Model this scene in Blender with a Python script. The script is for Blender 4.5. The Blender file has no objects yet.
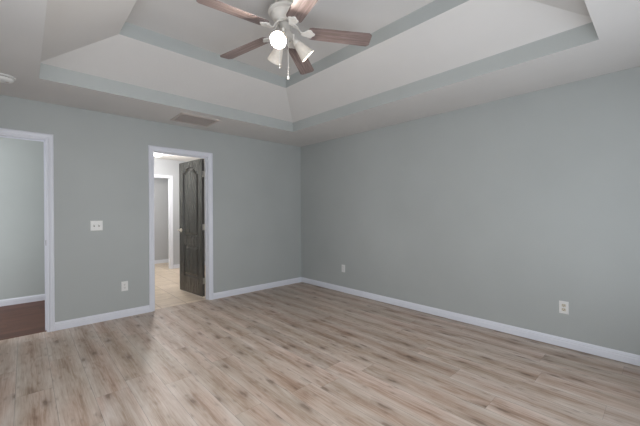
import bpy, bmesh, math, random
from mathutils import Vector, Matrix
S = bpy.context.scene
COL = S.collection
PI = math.pi

# ------------------------------------------------------------------ camera, world, lights, exposure
cd = bpy.data.cameras.new('camera'); cam = bpy.data.objects.new('camera', cd); COL.objects.link(cam)
S.camera = cam
cd.sensor_width = 36.0
cd.lens = 318.477 / 640 * 36
cd.clip_start = 0.02
yaw, pit, rol, EYE = 0.747665, -0.004396, -0.004202, 1.271
Fw = Vector((math.sin(yaw) * math.cos(pit), math.cos(yaw) * math.cos(pit), math.sin(pit)))
Rt = Vector((math.cos(yaw), -math.sin(yaw), 0)); Up = Rt.cross(Fw)
c_, s_ = math.cos(rol), math.sin(rol)
R2 = Rt * c_ + Up * s_; U2 = Up * c_ - Rt * s_
cam.matrix_world = Matrix((R2, U2, -Fw)).transposed().to_4x4()
cam.location = (0, 0, EYE)

S.view_settings.view_transform = 'Standard'
S.view_settings.look = 'None'
S.view_settings.gamma = 1.0
S.view_settings.use_curve_mapping = False
S.view_settings.exposure = 0.10

w = bpy.data.worlds.new('world'); S.world = w; w.use_nodes = True
w.node_tree.nodes['Background'].inputs[0].default_value = (0.78, 0.87, 1.0, 1)
w.node_tree.nodes['Background'].inputs[1].default_value = 0.3

def area(name, loc, direction, sx, sy, power, color):
    l = bpy.data.lights.new(name, 'AREA'); l.shape = 'RECTANGLE'; l.size = sx; l.size_y = sy
    l.energy = power; l.color = color
    o = bpy.data.objects.new(name, l); COL.objects.link(o); o.location = loc
    o.rotation_euler = Vector(direction).to_track_quat('-Z', 'Y').to_euler()
    return o
def point(name, loc, power, color, r):
    l = bpy.data.lights.new(name, 'POINT'); l.energy = power; l.color = color; l.shadow_soft_size = r
    o = bpy.data.objects.new(name, l); COL.objects.link(o); o.location = loc
    return o
# daylight entering through the windows of the wall behind the camera, the left wall and the side room
area('daylight_front', (0.55, -0.63, 1.10), (0, 1, 0.5), 1.5, 1.8, 60, (0.93, 0.96, 1.0))
area('daylight_front', (2.30, -0.63, 1.10), (0, 1, 0.5), 1.5, 1.8, 16, (0.86, 0.93, 1.0))
area('daylight_left', (-0.91, 1.2, 1.2), (1, 0, 0.05), 1.5, 1.4, 20, (0.88, 0.94, 1.0))
area('daylight_side_room', (-2.52, 5.25, 1.5), (1, 0, 0), 1.1, 1.3, 55, (0.96, 0.97, 1.0))

# ------------------------------------------------------------------ materials
def nt(name):
    m = bpy.data.materials.new(name); m.use_nodes = True
    return m, m.node_tree, m.node_tree.nodes['Principled BSDF']
def srgb(r, g, b):
    f = lambda c: (c / 255 / 12.92) if c <= 10 else ((c / 255 + 0.055) / 1.055) ** 2.4
    return (f(r), f(g), f(b), 1)
def N(t, kind, **kw):
    n = t.nodes.new(kind)
    for k, v in kw.items(): setattr(n, k, v)
    return n
def MATH(t, op, a, b=None, c=None):
    n = N(t, 'ShaderNodeMath', operation=op)
    for i, v in enumerate((a, b, c)):
        if v is None: continue
        if isinstance(v, (int, float)): n.inputs[i].default_value = v
        else: t.links.new(v, n.inputs[i])
    return n.outputs[0]
def MIX(t, f, a, b, mode='MIX'):
    n = N(t, 'ShaderNodeMix', data_type='RGBA', blend_type=mode)
    for i, v in ((0, f), (6, a), (7, b)):
        if isinstance(v, (int, float)): n.inputs[i].default_value = v
        elif isinstance(v, tuple): n.inputs[i].default_value = v
        else: t.links.new(v, n.inputs[i])
    return n.outputs[2]
def NOISE(t, vec, scale, detail=3, rough=0.5, dist=0.0, out=0):
    n = N(t, 'ShaderNodeTexNoise'); n.inputs['Scale'].default_value = scale; n.inputs['Detail'].default_value = detail
    n.inputs['Roughness'].default_value = rough; n.inputs['Distortion'].default_value = dist
    if vec is not None: t.links.new(vec, n.inputs['Vector'])
    return n.outputs[out]
def RAMP(t, f, stops):
    n = N(t, 'ShaderNodeValToRGB'); t.links.new(f, n.inputs[0])
    e = n.color_ramp.elements
    while len(e) < len(stops): e.new(0.5)
    for i, (p, c) in enumerate(stops): e[i].position = p; e[i].color = c
    return n.outputs[0]
def BUMP(t, b, h, strength, dist):
    n = N(t, 'ShaderNodeBump'); n.inputs['Strength'].default_value = strength; n.inputs['Distance'].default_value = dist
    t.links.new(h, n.inputs['Height']); t.links.new(n.outputs[0], b.inputs['Normal'])

def paint(name, col, rough=0.6, bump=0.25, scale=90, spec=0.3, var=0.03):
    m, t, b = nt(name)
    g = N(t, 'ShaderNodeNewGeometry').outputs['Position']
    n1 = NOISE(t, g, 1.4, 3)
    dark = tuple(c * (1 - var) for c in col[:3]) + (1,); lite = tuple(min(1, c * (1 + var)) for c in col[:3]) + (1,)
    t.links.new(RAMP(t, n1, [(0.3, dark), (0.7, lite)]), b.inputs['Base Color'])
    b.inputs['Roughness'].default_value = rough; b.inputs['Specular IOR Level'].default_value = spec
    if bump: BUMP(t, b, NOISE(t, g, scale, 4), bump, 0.002)
    return m
M_wall = paint('wall_paint', srgb(176, 180, 179), 0.5, 0.3, 70, 0.35)
M_ceil = paint('ceiling_paint', srgb(214, 212, 210), 0.85, 0.5, 45, 0.1)
M_trim = paint('trim_paint', srgb(226, 228, 236), 0.35, 0, 40, 0.45, 0.01)
M_hall = paint('hall_paint', srgb(180, 183, 187), 0.6, 0.2, 70)
M_den = paint('side_room_paint', srgb(188, 193, 191), 0.6, 0.2, 70)
M_plastic = paint('white_plastic', srgb(228, 228, 226), 0.35, 0, 40, 0.5, 0.01)
M_fan = paint('white_enamel', srgb(228, 224, 218), 0.3, 0, 40, 0.5, 0.01)
M_fitter = paint('pewter_enamel', srgb(172, 168, 162), 0.35, 0, 40, 0.5, 0.02)
M_vent = paint('vent_enamel', srgb(196, 186, 180), 0.5, 0, 40, 0.4, 0.01)
M_dark = paint('slot_black', srgb(38, 34, 32), 0.6, 0, 40, 0.3, 0.01)
M_duct = paint('duct_grey', srgb(112, 102, 95), 0.7, 0, 40, 0.3, 0.05)
M_ivory = paint('ivory_plastic', srgb(206, 198, 180), 0.35, 0, 40, 0.5, 0.01)

def metal(name, col, rough):
    m, t, b = nt(name)
    g = N(t, 'ShaderNodeNewGeometry').outputs['Position']
    r = NOISE(t, g, 60, 2)
    t.links.new(MATH(t, 'MULTIPLY_ADD', r, 0.15, rough), b.inputs['Roughness'])
    b.inputs['Base Color'].default_value = col; b.inputs['Metallic'].default_value = 1
    return m
M_nickel = metal('satin_nickel', srgb(200, 194, 184), 0.22)
M_bronze = metal('aged_bronze', srgb(96, 84, 72), 0.35)
M_chain = metal('chain_metal', srgb(220, 216, 208), 0.25)

def wood_planks(name, along, wdt, length, phase, stops, rough, knots=True, gapcol=(0.09, 0.065, 0.05, 1), tint=0.25, grain=1.0):
    """planks running along world Y ('y') or X ('x')"""
    m, t, b = nt(name)
    sep = N(t, 'ShaderNodeSeparateXYZ'); t.links.new(N(t, 'ShaderNodeNewGeometry').outputs['Position'], sep.inputs[0])
    U = sep.outputs[1] if along == 'y' else sep.outputs[0]
    V = sep.outputs[0] if along == 'y' else sep.outputs[1]
    v = MATH(t, 'DIVIDE', MATH(t, 'SUBTRACT', V, phase), wdt)
    row = MATH(t, 'FLOOR', v); fv = MATH(t, 'FRACT', v)
    wn = N(t, 'ShaderNodeTexWhiteNoise', noise_dimensions='1D'); t.links.new(row, wn.inputs['W'])
    u = MATH(t, 'ADD', MATH(t, 'DIVIDE', U, length), wn.outputs['Value'])
    colm = MATH(t, 'FLOOR', u); fu = MATH(t, 'FRACT', u)
    cmb = N(t, 'ShaderNodeCombineXYZ'); t.links.new(row, cmb.inputs[0]); t.links.new(colm, cmb.inputs[1])
    wid = N(t, 'ShaderNodeTexWhiteNoise', noise_dimensions='2D'); t.links.new(cmb.outputs[0], wid.inputs['Vector'])
    pid = wid.outputs['Value']
    off = MATH(t, 'MULTIPLY', pid, 37.0)
    def vec(su, sv):
        c = N(t, 'ShaderNodeCombineXYZ')
        t.links.new(MATH(t, 'MULTIPLY', U, su), c.inputs[0]); t.links.new(MATH(t, 'MULTIPLY', V, sv), c.inputs[1]); t.links.new(off, c.inputs[2])
        return c.outputs[0]
    fine = NOISE(t, vec(2.6, 75 * grain), 1.0, 5, 0.68, 0.5)
    broad = NOISE(t, vec(2.0, 13 * grain), 1.0, 5, 0.62, 1.2)
    patch = NOISE(t, vec(1.7, 2.5), 1.0, 3, 0.6, 0.6)
    pores = NOISE(t, vec(8, 240), 1.0, 2, 0.5)
    # heartwood: darker irregular band wandering along the middle of each plank
    mid = MATH(t, 'SUBTRACT', 1.0, MATH(t, 'ABSOLUTE', MATH(t, 'MULTIPLY_ADD', MATH(t, 'ADD', fv, MATH(t, 'MULTIPLY_ADD', patch, 0.7, -0.35)), 2.0, -1.0)))
    mid = MATH(t, 'MULTIPLY', mid, MATH(t, 'MULTIPLY', patch, 1.9))
    g = MATH(t, 'ADD', MATH(t, 'MULTIPLY', fine, 0.42), MATH(t, 'MULTIPLY', broad, 0.40))
    g = MATH(t, 'ADD', g, MATH(t, 'MULTIPLY', pores, 0.18))
    if knots: g = MATH(t, 'ADD', g, MATH(t, 'MULTIPLY_ADD', mid, -0.17, 0.085))
    col = RAMP(t, g, stops)
    # per plank tone and slow drift between rosy and grey
    tone = RAMP(t, pid, [(0.0, (1 - tint, 1 - tint * 1.05, 1 - tint * 1.1, 1)), (0.45, (1, 0.985, 0.96, 1)), (1.0, (1.05, 1.04, 1.05, 1))])
    col = MIX(t, 1.0, col, tone, 'MULTIPLY')
    if knots:
        hue = RAMP(t, NOISE(t, vec(1.1, 7.0), 1.0, 2, 0.5), [(0.35, (1.035, 0.99, 0.98, 1)), (0.5, (1, 1, 1, 1)), (0.65, (0.975, 1.0, 1.0, 1))])
        col = MIX(t, 1.0, col, hue, 'MULTIPLY')
        nz = N(t, 'ShaderNodeVectorMath', operation='SCALE'); t.links.new(NOISE(t, vec(9, 30), 1.0, 3, 0.6, 0, 1), nz.inputs[0]); nz.inputs['Scale'].default_value = 0.22
        for (su, sv, stp, amt) in ((2.3, 7.0, [(0.055, (1, 1, 1, 1)), (0.10, (0.55, 0.55, 0.55, 1)), (0.17, (0.28, 0.28, 0.28, 1)), (0.36, (0, 0, 0, 1))], 0.66),
                                   (5.5, 15.0, [(0.06, (0.8, 0.8, 0.8, 1)), (0.12, (0.35, 0.35, 0.35, 1)), (0.26, (0, 0, 0, 1))], 0.38)):
            vo = N(t, 'ShaderNodeTexVoronoi', feature='F1', voronoi_dimensions='2D'); vo.inputs['Scale'].default_value = 1.0
            c2 = N(t, 'ShaderNodeVectorMath', operation='ADD')
            ko = N(t, 'ShaderNodeVectorMath', operation='MULTIPLY_ADD'); t.links.new(cmb.outputs[0], ko.inputs[0]); ko.inputs[1].default_value = (3.37, 7.71, 0); t.links.new(vec(su, sv), ko.inputs[2]); t.links.new(ko.outputs[0], c2.inputs[0]); t.links.new(nz.outputs[0], c2.inputs[1]); t.links.new(c2.outputs[0], vo.inputs['Vector'])
            vs_ = N(t, 'ShaderNodeSeparateColor'); t.links.new(vo.outputs['Color'], vs_.inputs[0])
            on = MATH(t, 'GREATER_THAN', vs_.outputs[0], 0.52)
            kk = RAMP(t, vo.outputs['Distance'], stp)
            col = MIX(t, MATH(t, 'MULTIPLY', MATH(t, 'MULTIPLY', kk, on), amt), col, (0.14, 0.085, 0.055, 1))
    du = MATH(t, 'MULTIPLY', MATH(t, 'MINIMUM', fu, MATH(t, 'SUBTRACT', 1.0, fu)), length)
    dv = MATH(t, 'MULTIPLY', MATH(t, 'MINIMUM', fv, MATH(t, 'SUBTRACT', 1.0, fv)), wdt)
    gap = MATH(t, 'MAXIMUM', MATH(t, 'LESS_THAN', dv, 0.0013), MATH(t, 'MULTIPLY', MATH(t, 'LESS_THAN', du, 0.0013), 0.6))
    col = MIX(t, MATH(t, 'MULTIPLY', gap, 0.5), col, gapcol)
    t.links.new(col, b.inputs['Base Color'])
    t.links.new(MATH(t, 'MULTIPLY_ADD', fine, 0.15, rough), b.inputs['Roughness'])
    b.inputs['Specular IOR Level'].default_value = 0.45
    h = MATH(t, 'SUBTRACT', MATH(t, 'MULTIPLY', fine, 0.25), gap)
    BUMP(t, b, h, 0.12, 0.001)
    return m
M_floor = wood_planks('oak_laminate', 'y', 0.2015, 1.25, -0.056,
    [(0.28, srgb(138, 112, 95)), (0.41, srgb(173, 152, 136)), (0.52, srgb(192, 176, 164)), (0.68, srgb(210, 199, 190))], 0.36, tint=0.10)
M_floor2 = wood_planks('walnut_boards', 'x', 0.13, 1.4, 0.02,
    [(0.30, srgb(62, 38, 30)), (0.45, srgb(86, 56, 45)), (0.58, srgb(108, 72, 58)), (0.72, srgb(130, 92, 76))], 0.42, False, (0.02, 0.01, 0.01, 1), 0.3)

def tile_mat():
    m, t, b = nt('beige_tile')
    g = N(t, 'ShaderNodeNewGeometry').outputs['Position']
    bt = N(t, 'ShaderNodeTexBrick'); bt.offset = 0.0
    t.links.new(g, bt.inputs['Vector'])
    bt.inputs['Scale'].default_value = 1; bt.inputs['Brick Width'].default_value = 0.33; bt.inputs['Row Height'].default_value = 0.33
    bt.inputs['Mortar Size'].default_value = 0.004; bt.inputs['Mortar Smooth'].default_value = 0.1
    bt.inputs['Color1'].default_value = srgb(226, 210, 192); bt.inputs['Color2'].default_value = srgb(218, 202, 182)
    bt.inputs['Mortar'].default_value = srgb(168, 150, 132)
    mot = RAMP(t, NOISE(t, g, 7, 5, 0.6, 0.8), [(0.3, (0.86, 0.84, 0.82, 1)), (0.7, (1.05, 1.05, 1.05, 1))])
    t.links.new(MIX(t, 1.0, bt.outputs['Color'], mot, 'MULTIPLY'), b.inputs['Base Color'])
    b.inputs['Roughness'].default_value = 0.35
    return m
M_tile = tile_mat()

def door_mat():
    m, t, b = nt('charcoal_door_paint')
    g = N(t, 'ShaderNodeTexCoord').outputs['Object']
    mp = N(t, 'ShaderNodeMapping'); mp.inputs['Scale'].default_value = (60, 60, 3); t.links.new(g, mp.inputs[0])
    n = NOISE(t, mp.outputs[0], 1.0, 4, 0.6)
    t.links.new(RAMP(t, n, [(0.3, srgb(56, 53, 50)), (0.7, srgb(72, 69, 65))]), b.inputs['Base Color'])
    b.inputs['Roughness'].default_value = 0.26; b.inputs['Specular IOR Level'].default_value = 0.7
    BUMP(t, b, n, 0.12, 0.001)
    return m
M_door = door_mat()

def blade_mat():
    m, t, b = nt('fan_blade_wood')
    g = N(t, 'ShaderNodeTexCoord').outputs['Object']
    mp = N(t, 'ShaderNodeMapping'); mp.inputs['Scale'].default_value = (3, 55, 55); t.links.new(g, mp.inputs[0])
    n = NOISE(t, mp.outputs[0], 1.0, 5, 0.65, 0.6)
    t.links.new(RAMP(t, n, [(0.32, srgb(96, 80, 77)), (0.5, srgb(132, 115, 111)), (0.68, srgb(160, 144, 140))]), b.inputs['Base Color'])
    b.inputs['Roughness'].default_value = 0.4
    return m
M_blade = blade_mat()

def shade_mat():
    m, t, b = nt('frosted_shade_glass')
    g = N(t, 'ShaderNodeTexCoord').outputs['Object']
    n = NOISE(t, g, 30, 3)
    t.links.new(RAMP(t, n, [(0.3, srgb(214, 206, 196)), (0.7, srgb(230, 224, 214))]), b.inputs['Base Color'])
    b.inputs['Roughness'].default_value = 0.45
    tr = N(t, 'ShaderNodeBsdfTranslucent'); tr.inputs[0].default_value = srgb(236, 226, 210)
    mx = N(t, 'ShaderNodeMixShader'); mx.inputs[0].default_value = 0.05
    out = t.nodes['Material Output']
    t.links.new(b.outputs[0], mx.inputs[1]); t.links.new(tr.outputs[0], mx.inputs[2]); t.links.new(mx.outputs[0], out.inputs[0])
    return m
M_shade = shade_mat()
def emit_mat(name, col, s):
    m, t, b = nt(name)
    g = N(t, 'ShaderNodeTexCoord').outputs['Object']
    c = MIX(t, NOISE(t, g, 8, 1), col, tuple(min(1, x * 1.03) for x in col[:3]) + (1,))
    t.links.new(c, b.inputs['Emission Color']); b.inputs['Emission Strength'].default_value = s
    b.inputs['Base Color'].default_value = (0.9, 0.9, 0.9, 1)
    return m
M_bulb = emit_mat('lit_bulb', (1, 0.95, 0.86, 1), 8)
M_dim = emit_mat('dim_bulb', (1, 0.93, 0.82, 1), 0.35)
M_globe = emit_mat('lit_globe', (1, 0.97, 0.92, 1), 1.6)

# ------------------------------------------------------------------ helpers
def mk(name, bm, mats, parent=None, smooth=False, bevel=0, loc=None):
    bmesh.ops.remove_doubles(bm, verts=bm.verts, dist=1e-6)
    bmesh.ops.recalc_face_normals(bm, faces=bm.faces)
    me = bpy.data.meshes.new(name); bm.to_mesh(me); bm.free()
    for m in (mats if isinstance(mats, (list, tuple)) else [mats]): me.materials.append(m)
    if smooth:
        for p in me.polygons: p.use_smooth = True
        me.set_sharp_from_angle(angle=math.radians(38))
    o = bpy.data.objects.new(name, me); COL.objects.link(o)
    if parent: o.parent = parent
    if loc is not None: o.location = loc
    if bevel:
        b = o.modifiers.new('bevel', 'BEVEL'); b.width = bevel; b.segments = 2; b.limit_method = 'ANGLE'
    return o
def box(bm, x0, x1, y0, y1, z0, z1, mi=0):
    vs = [bm.verts.new((x, y, z)) for x in (x0, x1) for y in (y0, y1) for z in (z0, z1)]
    for f in ((0, 1, 3, 2), (4, 6, 7, 5), (0, 4, 5, 1), (2, 3, 7, 6), (0, 2, 6, 4), (1, 5, 7, 3)):
        bm.faces.new([vs[i] for i in f]).material_index = mi
    return vs
def lathe(bm, prof, n=40, cap0=False, cap1=False, center=(0, 0, 0)):
    rings = []
    for r, z in prof:
        rings.append([bm.verts.new((center[0] + r * math.cos(2 * PI * i / n), center[1] + r * math.sin(2 * PI * i / n), center[2] + z)) for i in range(n)])
    for a, b in zip(rings, rings[1:]):
        for i in range(n): bm.faces.new((a[i], a[(i + 1) % n], b[(i + 1) % n], b[i]))
    if cap0: bm.faces.new(rings[0])
    if cap1: bm.faces.new(rings[-1])
def tube(bm, pts, rad, n=12):
    pts = [Vector(p) for p in pts]; rings = []
    rads = rad if isinstance(rad, (list, tuple)) else [rad] * len(pts)
    prev = None
    for i, p in enumerate(pts):
        d = (pts[min(i + 1, len(pts) - 1)] - pts[max(i - 1, 0)]).normalized()
        a = Vector((0, 0, 1)) if abs(d.z) < 0.9 else Vector((1, 0, 0))
        if prev is not None: a = prev
        x = (a - d * a.dot(d)).normalized(); prev = x; y = d.cross(x)
        rings.append([bm.verts.new(p + (x * math.cos(2 * PI * k / n) + y * math.sin(2 * PI * k / n)) * rads[i]) for k in range(n)])
    for a, b in zip(rings, rings[1:]):
        for k in range(n): bm.faces.new((a[k], a[(k + 1) % n], b[(k + 1) % n], b[k]))
    bm.faces.new(rings[0]); bm.faces.new(rings[-1])
def struct(o): o['kind'] = 'structure'; return o
def tag(o, label, cat, group=None):
    o['label'] = label; o['category'] = cat
    if group: o['group'] = group
    return o
def empty(name, loc, rz=0):
    o = bpy.data.objects.new(name, None); COL.objects.link(o); o.location = loc; o.rotation_euler = (0, 0, rz)
    o.empty_display_size = 0.1
    return o
def BM(): return bmesh.new()

# ------------------------------------------------------------------ room numbers
XR, YB, XL, YF, H = 3.6657, 4.4576, -0.76, -0.48, 2.44
WT = 0.115                      # inner wall thickness
D1 = (-0.60, 0.165, 2.045)      # wide open doorway on the left of the back wall: x0, x1, top
D2 = (1.224, 1.940, 2.060)      # doorway with the dark door
YB2 = YB + WT
HX0, HX1, HY1 = 0.95, 3.2, 7.50   # hall behind doorway 2
SY1 = 6.13                        # far wall of side room

def wall_y(name, mat_front, mat_back, y0, y1, x0, x1, holes, top=H + 0.02):
    """wall spanning X between y0,y1 with holes (x0,x1,z0,z1)"""
    bm = BM(); cur = x0
    for hx0, hx1, hz0, hz1 in sorted(holes):
        box(bm, cur, hx0, y0, y1, 0, top)
        if hz0 > 0: box(bm, hx0, hx1, y0, y1, 0, hz0)
        box(bm, hx0, hx1, y0, y1, hz1, top); cur = hx1
    box(bm, cur, x1, y0, y1, 0, top)
    for f in bm.faces:
        if mat_back and f.calc_center_median().y > y1 - 1e-4: f.material_index = 1
    return struct(mk(name, bm, [mat_front] + ([mat_back] if mat_back else [])))
def wall_x(name, mat, x0, x1, y0, y1, holes=(), top=H + 0.02):
    bm = BM(); cur = y0
    for a, b, z0, z1 in sorted(holes):
        box(bm, x0, x1, cur, a, 0, top)
        if z0 > 0: box(bm, x0, x1, a, b, 0, z0)
        box(bm, x0, x1, a, b, z1, top); cur = b
    box(bm, x0, x1, cur, y1, 0, top)
    return struct(mk(name, bm, mat))

# floors
bm = BM(); box(bm, XL - 0.15, XR + 0.12, YF - 0.15, YB + 0.055, -0.08, 0); struct(mk('floor', bm, M_floor))
bm = BM(); box(bm, -2.75, HX0 - 0.12, YB + 0.055, SY1 + 0.1, -0.08, 0); struct(mk('floor', bm, M_floor2))
bm = BM(); box(bm, HX0 - 0.12, 4.3, YB + 0.055, 8.65, -0.08, 0); struct(mk('floor', bm, M_tile))
# threshold reducer of the side room
bm = BM()
ys = [YB + 0.035, YB + 0.045, YB + 0.065, YB + 0.075]; zs = [0.0005, 0.004, 0.004, 0.0005]
for a, b in ((0, 1), (1, 2), (2, 3)):
    vs = [bm.verts.new(c) for c in ((D1[0], ys[a], zs[a]), (D1[1], ys[a], zs[a]), (D1[1], ys[b], zs[b]), (D1[0], ys[b], zs[b]))]; bm.faces.new(vs)
struct(mk('trim_5', bm, M_floor2))

# main walls
W1 = (-0.20, 1.30, 0.20, 2.00); W3 = (1.55, 3.05, 0.20, 2.00); W2 = (0.45, 1.95, 0.50, 1.90)
wall_y('wall_back', M_wall, M_hall, YB, YB2, XL - 0.12, XR + 0.12, [(D1[0] - 0.02, D1[1] + 0.02, 0, D1[2] + 0.02), (D2[0] - 0.02, D2[1] + 0.02, 0, D2[2] + 0.02)])
wall_x('wall_right', M_wall, XR, XR + 0.12, YF - 0.15, YB)
wall_x('wall_left', M_wall, XL - 0.12, XL, YF - 0.15, YB, [W2])
wall_y('wall_front', M_wall, None, YF - 0.12, YF, XL, XR, [W1, W3])

# windows (behind the camera): frame, sill and two sashes
def window_y(name, x0, x1, z0, z1, yin, yout):
    r = struct(empty(name, ((x0 + x1) / 2, yin, z0)))
    cx = (x0 + x1) / 2
    def part(nm, boxes, mat=M_trim):
        bm = BM()
        for b in boxes: box(bm, *[v for v in (b[0] - cx, b[1] - cx, b[2] - yin, b[3] - yin, b[4] - z0, b[5] - z0)])
        return mk(nm, bm, mat, r)
    part('window_frame', [(x0, x0 + 0.03, yout, yin, z0, z1), (x1 - 0.03, x1, yout, yin, z0, z1), (x0 + .03, x1 - .03, yout, yin, z1 - 0.03, z1), (x0 + .03, x1 - .03, yout, yin, z0, z0 + 0.03)])
    m = (yin + yout) / 2; zm = (z0 + z1) / 2
    for a, b in ((x0 + 0.03, cx - 0.015), (cx + 0.015, x1 - 0.03)):
        part('sash', [(a, a + 0.035, m - 0.015, m + 0.015, z0 + .03, z1 - .03), (b - 0.035, b, m - 0.015, m + 0.015, z0 + .03, z1 - .03),
                      (a + .035, b - .035, m - 0.015, m + 0.015, z0 + .03, z0 + .07), (a + .035, b - .035, m - 0.015, m + 0.015, z1 - .07, z1 - .03),
                      (a + .035, b - .035, m - 0.012, m + 0.012, zm - .015, zm + .015)])
    part('mullion', [(cx - 0.015, cx + 0.015, m - 0.02, m + 0.02, z0 + .03, z1 - .03)])
    part('window_sill', [(x0 - 0.05, x1 + 0.05, yin + 0.0005, yin + 0.05, z0 - 0.03, z0)])
    return r
window_y('window_1', W1[0], W1[1], W1[2], W1[3], YF, YF - 0.12)
window_y('window_3', W3[0], W3[1], W3[2], W3[3], YF, YF - 0.12)
w2 = window_y('window_2', W2[0], W2[1], W2[2], W2[3], 0.0, -0.12)
w2.location = (XL, (W2[0] + W2[1]) / 2, W2[2]); w2.rotation_euler = (0, 0, -PI / 2)

# ceiling with the stepped tray
TX0, TX1, TY0, TY1 = 0.098, 2.888, 0.300, 3.690
ZF, ZS, ZT, DI = 2.575, 2.805, 2.932, 0.505
bm = BM()
def ring(x0, x1, y0, y1, z): return [bm.verts.new(c) for c in ((x0, y0, z), (x1, y0, z), (x1, y1, z), (x0, y1, z))]
R = [ring(XL - 0.12, XR + 0.12, YF - 0.12, YB2, H), ring(TX0, TX1, TY0, TY1, H), ring(TX0, TX1, TY0, TY1, ZF),
     ring(TX0 + DI, TX1 - DI, TY0 + DI, TY1 - DI, ZS), ring(TX0 + DI, TX1 - DI, TY0 + DI, TY1 - DI, ZT)]
for k, mi in ((0, 0), (1, 1), (2, 0), (3, 1)):
    for i in range(4):
        bm.faces.new((R[k][i], R[k][(i + 1) % 4], R[k + 1][(i + 1) % 4], R[k + 1][i])).material_index = mi
bm.faces.new(R[4])
T = ring(XL - 0.12, XR + 0.12, YF - 0.12, YB2, 3.1)
for i in range(4): bm.faces.new((R[0][i], R[0][(i + 1) % 4], T[(i + 1) % 4], T[i]))
bm.faces.new(T)
struct(mk('ceiling', bm, [M_ceil, M_wall]))

# side room shell
wall_y('wall_back', M_den, None, SY1, SY1 + 0.1, -2.75, HX0 - 0.12, [])
wall_x('wall_left', M_den, -2.75, -2.65, YB2, SY1, [(4.7, 5.8, 0.85, 2.1)])
wall_x('wall_right', M_den, HX0 - 0.12, HX0, YB2, 8.65)
wall_y('wall_front', M_den, M_den, YB, YB2, -2.75, XL - 0.12, [])
bm = BM(); box(bm, -2.75, HX0 - 0.12, YB2, SY1 + 0.1, H, H + 0.1); struct(mk('ceiling', bm, M_ceil))
# hall shell
D3 = (1.55, 2.380, 2.03)
wall_y('wall_back', M_hall, M_den, HY1, HY1 + 0.11, HX0, 4.3, [(D3[0] - 0.02, D3[1] + 0.02, 0, D3[2] + 0.02)])
wall_x('wall_right', M_hall, 4.2, 4.3, YB2, 8.65)
M_grey = paint('far_room_paint', srgb(190, 191, 194), 0.6, 0.2, 70)
wall_y('wall_back', M_grey, None, 8.52, 8.65, HX0, 4.2, [])
bm = BM(); box(bm, HX0 - 0.12, 4.3, YB2, 8.65, H, H + 0.1); struct(mk('ceiling', bm, M_ceil))

# ------------------------------------------------------------------ baseboards and door casings
BP = [(0, 0), (0.014, 0), (0.014, 0.054), (0.0105, 0.058), (0.0105, 0.064), (0.012, 0.067), (0.009, 0.075), (0.006, 0.083), (0.003, 0.088), (0, 0.089)]
nb = [0]
def base(name, p0, p1, nrm, mat=M_trim, lift=0.0006):
    """baseboard from p0 to p1 (xy) with its face towards nrm"""
    bm = BM(); e = 0.0006
    r0 = [bm.verts.new((p0[0] + nrm[0] * (d + e), p0[1] + nrm[1] * (d + e), z + (lift if z == 0 else e))) for d, z in BP]
    r1 = [bm.verts.new((p1[0] + nrm[0] * (d + e), p1[1] + nrm[1] * (d + e), z + (lift if z == 0 else e))) for d, z in BP]
    n = len(BP)
    for i in range(n): bm.faces.new((r0[i], r0[(i + 1) % n], r1[(i + 1) % n], r1[i]))
    bm.faces.new(r0); bm.faces.new(r1)
    return struct(mk(name, bm, mat))
CW = 0.061
base('baseboard_back', (D1[1] + 0.005 + CW, YB), (D2[0] - 0.005 - CW, YB), (0, -1))
base('baseboard_back', (D2[1] + 0.005 + CW, YB), (XR, YB), (0, -1))
base('baseboard_back', (XL, YB), (D1[0] - 0.005 - CW, YB), (0, -1))
base('baseboard_right', (XR, YB - 0.015), (XR, YF), (-1, 0), lift=0.005)
base('baseboard_left', (XL, YF), (XL, YB - 0.015), (1, 0))
base('baseboard_front', (XL + 0.015, YF), (XR - 0.015, YF), (0, 1))
base('baseboard_back', (-2.64, SY1), (HX0 - 0.135, SY1), (0, -1))
base('baseboard_right', (HX0 - 0.12, YB2), (HX0 - 0.12, SY1), (-1, 0))
base('baseboard_back', (D3[1] + CW + .012, HY1), (4.18, HY1), (0, -1))
base('baseboard_back', (HX0 + .02, HY1), (D3[0] - CW - .012, HY1), (0, -1))
base('baseboard_back', (HX0 + .02, 8.52), (4.18, 8.52), (0, -1))

CP = [(0, 0), (0, 0.007), (0.004, 0.009), (0.010, 0.009), (0.012, 0.006), (0.016, 0.006), (0.019, 0.011), (0.034, 0.015), (0.036, 0.0125), (0.040, 0.0125), (0.042, 0.018), (0.052, 0.018), (0.056, 0.014), (CW, 0.010), (CW, 0)]
def casing_bm(bm, x0, x1, zt, yface, sg):
    """mitred casing; yface wall face, sg = -1 sticks out to -Y"""
    rev = 0.005; rows = []
    for wd, dp in CP:
        wd += rev; y = yface + sg * (dp + 0.0006)
        rows.append([bm.verts.new(c) for c in ((x0 - wd, y, 0.0006), (x0 - wd, y, zt + wd), (x1 + wd, y, zt + wd), (x1 + wd, y, 0.0006))])
    n = len(rows)
    for i in range(n):
        a, b = rows[i], rows[(i + 1) % n]
        for k in range(3): bm.faces.new((a[k], a[k + 1], b[k + 1], b[k]))
    bm.faces.new([r[0] for r in rows]); bm.faces.new([r[3] for r in rows])
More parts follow.
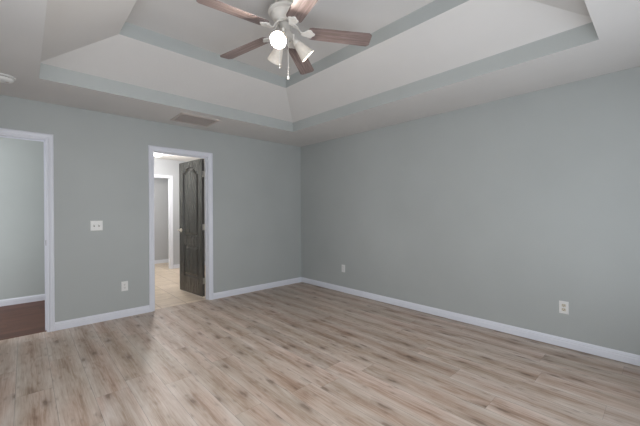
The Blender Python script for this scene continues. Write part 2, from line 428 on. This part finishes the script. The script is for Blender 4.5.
def frame(name, D, y0, y1, stop_y=None, back=True):
    x0, x1, zt = D
    r = struct(empty(name, ((x0 + x1) / 2, (y0 + y1) / 2, 0)))
    loc = r.location.copy()
    def sub(nm, bm):
        for v in bm.verts: v.co -= loc
        return mk(nm, bm, M_trim, r)
    bm = BM(); casing_bm(bm, x0, x1, zt, y0, -1); sub('casing', bm)
    if back: bm = BM(); casing_bm(bm, x0, x1, zt, y1, 1); sub('casing', bm)
    bm = BM(); e = 0.0005
    box(bm, x0 - 0.019, x0, y0 - e, y1 + e, 0.0006, zt + 0.019); box(bm, x1, x1 + 0.019, y0 - e, y1 + e, 0.0006, zt + 0.019)
    box(bm, x0, x1, y0 - e, y1 + e, zt, zt + 0.019)
    sub('jamb', bm)
    if stop_y:
        a, b = stop_y; bm = BM()
        box(bm, x0, x0 + 0.011, a, b, 0.0006, zt - .011); box(bm, x1 - 0.011, x1, a, b, 0.0006, zt - .011); box(bm, x0, x1, a, b, zt - 0.011, zt)
        sub('door_stop', bm)
    return r
f1 = frame('trim_1', D1, YB, YB2, (YB + 0.068, YB + 0.080))
f2 = frame('trim_2', D2, YB, YB2, (YB + 0.050, YB + 0.078))
f3 = frame('trim_3', D3, HY1, HY1 + 0.11)
# latch strike plate on the right jamb of the left doorway
def strike(fr, x, yc, z, sx):
    bm = BM(); L = fr.location
    box(bm, x - L.x, x + sx * 0.002 - L.x, yc - 0.0125 - L.y, yc + 0.0125 - L.y, z - 0.028, z + 0.028)
    box(bm, x + sx * 0.002 - L.x, x + sx * 0.0024 - L.x, yc - 0.008 - L.y, yc + 0.008 - L.y, z - 0.012, z + 0.012, 1)
    for yy in (z - 0.021, z + 0.021): box(bm, x + sx * .002 - L.x, x + sx * 0.0028 - L.x, yc - 0.003 - L.y, yc + 0.003 - L.y, yy - 0.003, yy + 0.003, 0)
    mk('strike_plate', bm, [M_bronze, M_dark], fr)
strike(f1, D1[1], YB + 0.03, 0.95, -1)
strike(f2, D2[0], YB + 0.095, 0.95, 1)

# ------------------------------------------------------------------ dark panel door (door_1)
DW, DH, DT = 0.706, 2.022, 0.035
hinge = Vector((D2[1] - 0.037, YB2 + 0.014, 0.030))
door = struct(empty('door_1', hinge))
# local frame: leaf runs along +u (from hinge), faces +-v; u -> world dir (-0.055,1) normalised
du = Vector((-0.115, 1.0, 0)).normalized()
door.rotation_euler = (0, 0, math.atan2(du.y, du.x))
# in local coords: x along leaf, +y = world -x side (seen by camera); leaf occupies y in [-DT, 0]
def arch(x, x0, x1, base_z, rise):
    t = (x - x0) / (x1 - x0); t = min(1, max(0, t))
    q = min(1, max(0, (1 - abs(2 * t - 1) - 0.10) / 0.62))
    return base_z + rise * (0.75 * q * q * (3 - 2 * q) + 0.25 * math.sin(q * PI / 2))
ST = 0.120
panels = [(ST, DW - ST, 0.250, 0.725, 0.0), (ST, DW - ST, 0.872, 1.850, 0.078)]
def outline(p, ins, n=28):
    x0, x1, z0, z1, rise = p
    pts = [(x0 + ins, z0 + ins), (x1 - ins, z0 + ins)]
    for i in range(n + 1):
        x = (x1 - ins) + ((x0 + ins) - (x1 - ins)) * i / n
        z = (arch(x, x0 + ins, x1 - ins, z1, rise) if rise else z1) - ins
        pts.append((x, z))
    return pts
def leaf_bm():
    bm = BM()
    for side in (0, -DT):
        sg = 1 if side == 0 else -1
        es = []
        def loop(pts, y):
            vs = [bm.verts.new((x, y, z)) for x, z in pts]
            return vs
        outer = loop([(0, 0), (DW, 0), (DW, DH), (0, DH)], side)
        for i in range(4): es.append(bm.edges.new((outer[i], outer[(i + 1) % 4])))
        rings0 = []
        for p in panels:
            r = loop(outline(p, 0), side); rings0.append(r)
            for i in range(len(r)): es.append(bm.edges.new((r[i], r[(i + 1) % len(r)])))
        bmesh.ops.triangle_fill(bm, edges=es, use_beauty=True)
        for p, r in zip(panels, rings0):
            prev = r
            for ins, dep in ((0.003, 0.005), (0.009, 0.013), (0.020, 0.0145), (0.027, 0.013), (0.046, 0.004), (0.050, 0.003)):
                cur = loop(outline(p, ins), side - sg * dep)
                for i in range(len(r)): bm.faces.new((prev[i], prev[(i + 1) % len(r)], cur[(i + 1) % len(r)], cur[i]))
                prev = cur
            bm.faces.new(prev)
        if side == 0: o0 = outer
        else: o1 = outer
    for i in range(4): bm.faces.new((o0[i], o0[(i + 1) % 4], o1[(i + 1) % 4], o1[i]))
    return bm
leaf = mk('door_panel', leaf_bm(), M_door, door)
for z in (0.23, 1.02, 1.80):
    bm = BM()
    box(bm, -0.0022, 0, -0.034, -0.005, z - 0.045, z + 0.045)            # leaf plate on the door edge
    for k in range(3):
        lathe(bm, [(0.0058, 0), (0.0058, 0.029)], 12, True, True, (-0.003, -0.0400, z - 0.045 + k * 0.0305))
    lathe(bm, [(0.0045, 0), (0.0045, 0.006), (0.002, 0.010)], 12, True, True, (-0.003, -0.0400, z + 0.0455))
    mk('hinge', bm, M_nickel, door, True)
for sg, y in ((1, 0), (-1, -DT)):
    bm = BM(); hx, hz = DW - 0.060, 0.955
    def L(r0, h0):  # helper point on handle axis
        return (hx, y + sg * h0, hz)
    # rosette + neck lathed about the local y axis
    prof = [(0.0, 0.0), (0.032, 0.0005), (0.032, 0.004), (0.028, 0.009), (0.014, 0.011), (0.011, 0.016), (0.011, 0.036), (0.013, 0.041), (0.013, 0.052), (0.0, 0.055)]
    n = 24; rings = []
    for r, hgt in prof: rings.append([bm.verts.new((hx + max(r, 1e-4) * math.cos(2 * PI * i / n), y + sg * hgt, hz + max(r, 1e-4) * math.sin(2 * PI * i / n))) for i in range(n)])
    for a, b in zip(rings, rings[1:]):
        for i in range(n): bm.faces.new((a[i], a[(i + 1) % n], b[(i + 1) % n], b[i]))
    # lever, pointing back over the door with a slight curve
    pts = [(hx - 0.004, y + sg * 0.047, hz), (hx - 0.03, y + sg * 0.049, hz + 0.002), (hx - 0.065, y + sg * 0.050, hz + 0.001), (hx - 0.095, y + sg * 0.047, hz - 0.005), (hx - 0.110, y + sg * 0.043, hz - 0.008)]
    tube(bm, pts, [0.009, 0.0085, 0.0075, 0.0065, 0.004], 12)
    mk('door_handle', bm, M_nickel, door, True)
bm = BM(); box(bm, DW, DW + 0.0015, -0.029, -0.006, 0.925, 0.985); box(bm, DW + .0015, DW + 0.009, -0.023, -0.012, 0.945, 0.965)
mk('latch_plate', bm, M_nickel, door)

# ------------------------------------------------------------------ wall plates
def plate(name, wd, ht, parent):
    bm = BM(); a, b = wd / 2, ht / 2
    rows = [(0, 0.0), (0, 0.003), (0.004, 0.006)]
    rr = [[bm.verts.new(c) for c in ((-a + i, -d, -b + i), (a - i, -d, -b + i), (a - i, -d, b - i), (-a + i, -d, b - i))] for i, d in rows]
    for p, q in zip(rr, rr[1:]):
        for i in range(4): bm.faces.new((p[i], p[(i + 1) % 4], q[(i + 1) % 4], q[i]))
    bm.faces.new(rr[0]); bm.faces.new(rr[-1])
    return mk(name, bm, M_plastic, parent)
def screw(bm, x, z, y=-0.006, mi=0):
    n = 10
    r0 = [bm.verts.new((x + 0.0032 * math.cos(2 * PI * i / n), y, z + 0.0032 * math.sin(2 * PI * i / n))) for i in range(n)]
    r1 = [bm.verts.new((x + 0.0026 * math.cos(2 * PI * i / n), y - 0.0012, z + 0.0026 * math.sin(2 * PI * i / n))) for i in range(n)]
    for i in range(n): bm.faces.new((r0[i], r0[(i + 1) % n], r1[(i + 1) % n], r1[i])).material_index = mi
    bm.faces.new(r1).material_index = mi
def outlet(loc, rz, label, face=M_plastic):
    t = empty('electrical_outlet', loc, rz); tag(t, label, 'outlet')
    plate('cover_plate', 0.072, 0.116, t)
    for zc in (0.0195, -0.0195):
        bm = BM(); pts = []
        for i in range(24):
            a = 2 * PI * i / 24
            pts.append((max(-0.0165, min(0.0165, 0.0185 * math.cos(a))), max(-0.0135, min(0.0135, 0.0175 * math.sin(a)))))
        r0 = [bm.verts.new((x, -0.0058, zc + z)) for x, z in pts]; r1 = [bm.verts.new((x * 0.96, -0.0082, zc + z * 0.96)) for x, z in pts]
        for i in range(24): bm.faces.new((r0[i], r0[(i + 1) % 24], r1[(i + 1) % 24], r1[i]))
        bm.faces.new(r1)
        s = mk('socket', bm, face, t)
        bm = BM()
        box(bm, -0.0075, -0.0052, -0.0088, -0.008, zc + 0.0, zc + 0.0095); box(bm, 0.0052, 0.0075, -0.0088, -0.008, zc + 0.001, zc + 0.0088)
        lathe(bm, [(0.0026, 0), (0.0026, 0.0008)], 10, True, True)
        for v in bm.verts:
            if abs(v.co.y) < 0.004: v.co = Vector((v.co.x, -0.0088 + v.co.z, zc - 0.007 + v.co.y))
        mk('socket_slots', bm, M_dark, s)
    bm = BM(); screw(bm, 0, 0); mk('screw', bm, M_nickel, t)
    return t
e = 0.0008
outlet((0.886, YB - e, 0.375), 0, 'white outlet low on the back wall between the two doorways')
outlet((XR - e, 3.417, 0.377), -PI / 2, 'small white outlet low on the right wall near the far corner')
outlet((XR - e, 0.628, 0.372), -PI / 2, 'ivory-faced outlet low on the right wall at the near end', M_ivory)
sw = empty('light_switch', (0.608, YB - e, 1.120)); tag(sw, 'double white toggle light switch on the wall between the two doorways', 'light switch')
plate('cover_plate', 0.118, 0.116, sw)
for x in (-0.023, 0.023):
    bm = BM(); box(bm, x - 0.0055, x + 0.0055, -0.0066, -0.006, -0.012, 0.012)
    fr = mk('toggle_slot', bm, M_duct, sw)
    bm = BM(); vs = box(bm, x - 0.0042, x + 0.0042, -0.017, -0.0066, -0.002, 0.009)
    for v in vs:
        if v.co.y < -0.01: v.co.z += 0.007; v.co.z = 0.010 + (v.co.z - 0.010) * 0.6
    mk('toggle', bm, M_plastic, fr, bevel=0.0008)
    for zs_ in (0.030, -0.030):
        bm = BM(); screw(bm, x, zs_); mk('screw', bm, M_nickel, sw)

# ------------------------------------------------------------------ ceiling vent
vx0, vx1, vy0, vy1 = 1.352, 1.832, 3.835, 4.235
cxv, cyv = (vx0 + vx1) / 2, (vy0 + vy1) / 2
vent = empty('ceiling_vent', (cxv, cyv, H - 0.0006)); tag(vent, 'white slatted air vent in the lowered ceiling border above the open doorway', 'vent')
a, b = (vx1 - vx0) / 2, (vy1 - vy0) / 2
bm = BM(); rr = []
for ins, z in ((0, 0), (0.003, -0.008), (0.030, -0.010), (0.034, -0.004), (0.034, 0.0)):
    rr.append([bm.verts.new(c) for c in ((-a + ins, -b + ins, z), (a - ins, -b + ins, z), (a - ins, b - ins, z), (-a + ins, b - ins, z))])
for p, q in zip(rr, rr[1:] + rr[:1]):
    for i in range(4): bm.faces.new((p[i], p[(i + 1) % 4], q[(i + 1) % 4], q[i]))
mk('frame', bm, M_vent, vent)
bm = BM(); box(bm, -a + 0.034, a - 0.034, -b + 0.034, b - 0.034, -0.0012, -0.0002); mk('duct_back', bm, M_duct, vent)
n = 15; bm = BM()
for i in range(n):
    y = -b + 0.045 + (2 * b - 0.09) * i / (n - 1)
    vs = box(bm, -a + 0.034, a - 0.034, y - 0.001, y + 0.001, -0.011, -0.0015)
    for v in vs:
        if v.co.z < -0.005: v.co.y -= 0.005
mk('slats', bm, M_vent, vent)
bm = BM(); box(bm, -a + 0.034, -a + 0.040, -b + 0.034, b - 0.034, -0.013, -0.0015); mk('damper_lever_bar', bm, M_vent, vent)

# ------------------------------------------------------------------ smoke detector
sd = empty('smoke_detector', (-0.132, 3.845, H - 0.0006)); tag(sd, 'round white smoke detector on the ceiling above the left doorway', 'smoke detector')
bm = BM(); lathe(bm, [(0.001, 0), (0.084, 0), (0.084, -0.007), (0.079, -0.010), (0.001, -0.010)], 48); mk('mounting_ring', bm, M_plastic, sd, True)
bm = BM(); lathe(bm, [(0.062, -0.0102), (0.062, -0.016), (0.001, -0.016)], 48); mk('sensor_gap', bm, M_duct, sd, True)
bm = BM(); lathe(bm, [(0.001, -0.0165), (0.072, -0.0165), (0.073, -0.022), (0.066, -0.034), (0.050, -0.041), (0.022, -0.043), (0.001, -0.043)], 48); cv = mk('cover', bm, M_plastic, sd, True)
bm = BM(); lathe(bm, [(0.012, -0.0425), (0.012, -0.0455), (0.010, -0.0465), (0.0005, -0.0465)], 24, False, False, (0.028, 0, 0.0015)); mk('test_button', bm, M_vent, cv, True)

# ------------------------------------------------------------------ hall ceiling light (seen through the doorway)
hl = empty('ceiling_light', (1.83, 6.55, H - 0.0006)); tag(hl, 'lit white dome light on the ceiling of the tiled room behind the open door', 'ceiling light')
bm = BM(); lathe(bm, [(0.001, 0), (0.085, 0), (0.085, -0.018), (0.075, -0.024), (0.001, -0.024)], 40); mk('base', bm, M_fan, hl, True)
bm = BM(); lathe(bm, [(0.090, -0.0245)] + [(0.128 * math.cos(q), -0.045 - 0.07 * math.sin(q)) for q in [i * PI / 2 / 10 for i in range(10)]] + [(0.001, -0.115)], 40); mk('globe', bm, M_globe, hl, True)
point('hall_lamp', (1.83, 6.40, 2.04), 56, (1, 0.96, 0.92), 0.1)
point('far_room_fill', (1.3, 8.1, 2.2), 24, (1, 0.98, 0.96), 0.1)  # unseen fill light added to brighten the room beyond the hall, no fixture

# ------------------------------------------------------------------ ceiling fan
FX, FY = 1.505, 2.010
fan = empty('ceiling_fan', (FX, FY, ZT)); tag(fan, 'five-blade ceiling fan with wooden blades and a lit three-shade lamp kit', 'ceiling fan')
zz = -ZT
bm = BM(); lathe(bm, [(0.001, -0.0008), (0.078, -0.0008), (0.078, -0.018), (0.070, -0.030), (0.001, -0.030)], 48); mk('canopy', bm, M_fan, fan, True)
bm = BM(); lathe(bm, [(0.040, -0.030), (0.052, -0.052), (0.080, -0.078), (0.126, -0.096), (0.134, -0.102), (0.136, -0.110), (0.133, -0.117), (0.122, -0.120), (0.112, -0.121), (0.112, -0.132), (0.106, -0.150),
                      (0.092, -0.168), (0.076, -0.178), (0.074, -0.188), (0.050, -0.194), (0.001, -0.194)], 56); mk('motor_housing', bm, M_fan, fan, True)
bm = BM(); lathe(bm, [(0.001, -0.1945), (0.052, -0.1945), (0.055, -0.204), (0.046, -0.214), (0.040, -0.228), (0.040, -0.262), (0.055, -0.272), (0.060, -0.290), (0.052, -0.312), (0.030, -0.325), (0.012, -0.330), (0.008, -0.342), (0.001, -0.345)], 40)
mk('light_fitter', bm, M_fitter, fan, True)

ZBL = 2.684 - ZT            # blade plane
def blade_mesh():
    bm = BM(); r0, r1, n = 0.165, 0.676, 24
    top, bot = [], []
    def half(t):            # half width
        return 0.060 + 0.010 * t
    pts = []
    for i in range(n + 1):
        t = i / n; x = r0 + (r1 - r0) * t; h = half(t)
        de = min(x - r0, r1 - x); rc = 0.045 if x - r0 < r1 - x else 0.018
        if de < rc: h -= rc - math.sqrt(max(0, rc * rc - (rc - de) ** 2))
        pts.append((x, h))
    loop = [(x, h) for x, h in pts] + [(x, -h) for x, h in reversed(pts)]
    a = [bm.verts.new((x, y, 0.003)) for x, y in loop]; b = [bm.verts.new((x, y, -0.003)) for x, y in loop]
    bm.faces.new(a); bm.faces.new(b)
    for i in range(len(a)): bm.faces.new((a[i], a[(i + 1) % len(a)], b[(i + 1) % len(a)], b[i]))
    return bm
def iron_mesh():
    """curved white arm from the hub out to a spade-shaped pad under the blade"""
    bm = BM()
    tilt = math.radians(-12)
    path = [(0.045, 0.063), (0.075, 0.055), (0.092, 0.040), (0.106, 0.014), (0.120, -0.005), (0.138, -0.010), (0.160, -0.0075)]
    wds = [0.020, 0.017, 0.013, 0.012, 0.013, 0.017, 0.024]
    th = 0.006; rows = []
    for (x, z), wd in zip(path, wds): rows.append([bm.verts.new((x, s * wd, z + q)) for s, q in ((-1, -th), (1, -th), (1, th * 0.4), (-1, th * 0.4))])
    for p, q in zip(rows, rows[1:]):
        for i in range(4): bm.faces.new((p[i], p[(i + 1) % 4], q[(i + 1) % 4], q[i]))
    bm.faces.new(rows[0]); bm.faces.new(rows[-1])
    out = [(0.152, 0.018), (0.165, 0.032), (0.178, 0.040), (0.196, 0.042), (0.206, 0.034), (0.212, 0.020), (0.221, 0.013), (0.229, 0.008), (0.231, 0.0)]
    loop = out + [(x, -y) for x, y in reversed(out[:-1])]
    a = [bm.verts.new((x, y, -0.0035)) for x, y in loop]; b = [bm.verts.new((0.190 + (x - 0.190) * 0.92, y * 0.9, -0.0115)) for x, y in loop]
    bm.faces.new(a); bm.faces.new(b)
    for i in range(len(a)): bm.faces.new((a[i], a[(i + 1) % len(a)], b[(i + 1) % len(a)], b[i]))
    for x, y in ((0.178, 0.024), (0.178, -0.024), (0.208, 0.0)):
        lathe(bm, [(0.0055, -0.0115), (0.005, -0.0145), (0.001, -0.0150)], 12, False, False, (x, y, 0))
    return bm
bl0 = None
for k in range(5):
    ang = math.radians(-37.5 + 72 * k)
    if bl0 is None:
        bl0 = mk('blade', blade_mesh(), M_blade, fan); ir0 = mk('blade_iron', iron_mesh(), M_fan, bl0, True)
        bl, ir = bl0, ir0
    else:
        bl = bl0.copy(); COL.objects.link(bl); ir = ir0.copy(); COL.objects.link(ir); ir.parent = bl
    bl.parent = fan; bl.location = (0, 0, ZBL)
    bl.rotation_euler = (Matrix.Rotation(ang, 4, 'Z') @ Matrix.Rotation(math.radians(3.5), 4, 'Y') @ Matrix.Rotation(math.radians(-12), 4, 'X')).to_euler()

# three flared shades
def shade_mesh():
    bm = BM(); n = 64
    prof = [(0.024, 0.0), (0.030, 0.006), (0.036, 0.030), (0.043, 0.060), (0.051, 0.090), (0.056, 0.112), (0.060, 0.126), (0.061, 0.130)]
    full = prof + [(r - 0.003, z) for r, z in reversed(prof)]
    rings = []
    for j, (r, z) in enumerate(full):
        fl = 0.0009 * min(1, z / 0.03)
        rings.append([bm.verts.new(((r + fl * (1 if i % 2 else -1)) * math.cos(2 * PI * i / n), (r + fl * (1 if i % 2 else -1)) * math.sin(2 * PI * i / n), -z)) for i in range(n)])
    for p, q in zip(rings, rings[1:] + rings[:1]):
        for i in range(n): bm.faces.new((p[i], p[(i + 1) % n], q[(i + 1) % n], q[i]))
    return bm
def cap_mesh():
    bm = BM(); lathe(bm, [(0.010, 0.030), (0.016, 0.024), (0.024, 0.012), (0.0285, 0.002), (0.0285, -0.012), (0.001, -0.012)], 32, True); return bm
def bulb_mesh():
    bm = BM(); lathe(bm, [(0.013, -0.013), (0.014, -0.035)] + [(0.030 * math.sin(q), -0.072 + 0.030 * math.cos(q)) for q in [PI * (0.17 + 0.83 * i / 12) for i in range(12)]] + [(0.0005, -0.102)], 28, True); return bm
AX = Vector((0, 0, 0))
for k, az in enumerate((216, 338, 84)):
    a = math.radians(az); out = Vector((math.cos(a), math.sin(a), 0))
    tl = math.radians(47)
    d = (out * math.sin(tl) + Vector((0, 0, -math.cos(tl)))).normalized()      # axis of the shade
    neck = out * 0.088 + Vector((0, 0, 2.606 - ZT))
    rot = (-d).to_track_quat('Z', 'Y')
    arm = BM(); st = Vector((0, 0, -0.268)) + out * 0.045
    tube(arm, [st, st + out * 0.018 + Vector((0, 0, 0.004)), neck - d * 0.034, neck - d * 0.022], 0.009, 12)
    mk('lamp_arm', arm, M_fan, fan, True)
    s = mk('lamp_shade', shade_mesh(), M_shade, fan, True); s.location = neck; s.rotation_mode = 'QUATERNION'; s.rotation_quaternion = rot
    c = mk('socket_cap', cap_mesh(), M_fan, s, True)
    bu = mk('bulb', bulb_mesh(), M_bulb if k == 0 else M_dim, s, True)
    pl = point('fan_lamp', (Vector((FX, FY, ZT)) + neck + d * (0.118 if k == 0 else 0.135)), 34.5 if k == 0 else 1.5, (1, 0.935, 0.85), 0.035)
# pull chains with fobs
for (cx, cy, z0, z1, fob) in ((0.004, -0.026, -0.318, -0.597, True), (-0.050, 0.012, -0.300, -0.522, False)):
    bm = BM(); nbd = int((z0 - z1) / 0.006)
    tube(bm, [(cx, cy, z0), (cx, cy, z1)], 0.0022, 6)
    for i in range(nbd):
        z = z0 - i * 0.006
        lathe(bm, [(0.0004, 0.0019), (0.0032, 0.0010), (0.0032, -0.0010), (0.0004, -0.0019)], 6, True, True, (cx, cy, z))
    ch = mk('pull_chain', bm, M_fan, fan)
    bm = BM()
    if fob: lathe(bm, [(0.0025, 0.0), (0.004, -0.006), (0.0085, -0.022), (0.0095, -0.030), (0.007, -0.036), (0.001, -0.037)], 20, True, False, (cx, cy, z1))
    else: lathe(bm, [(0.002, 0.0), (0.0035, -0.004), (0.004, -0.024), (0.003, -0.028), (0.001, -0.029)], 16, True, False, (cx, cy, z1))
    mk('chain_fob', bm, M_fan, ch, True)
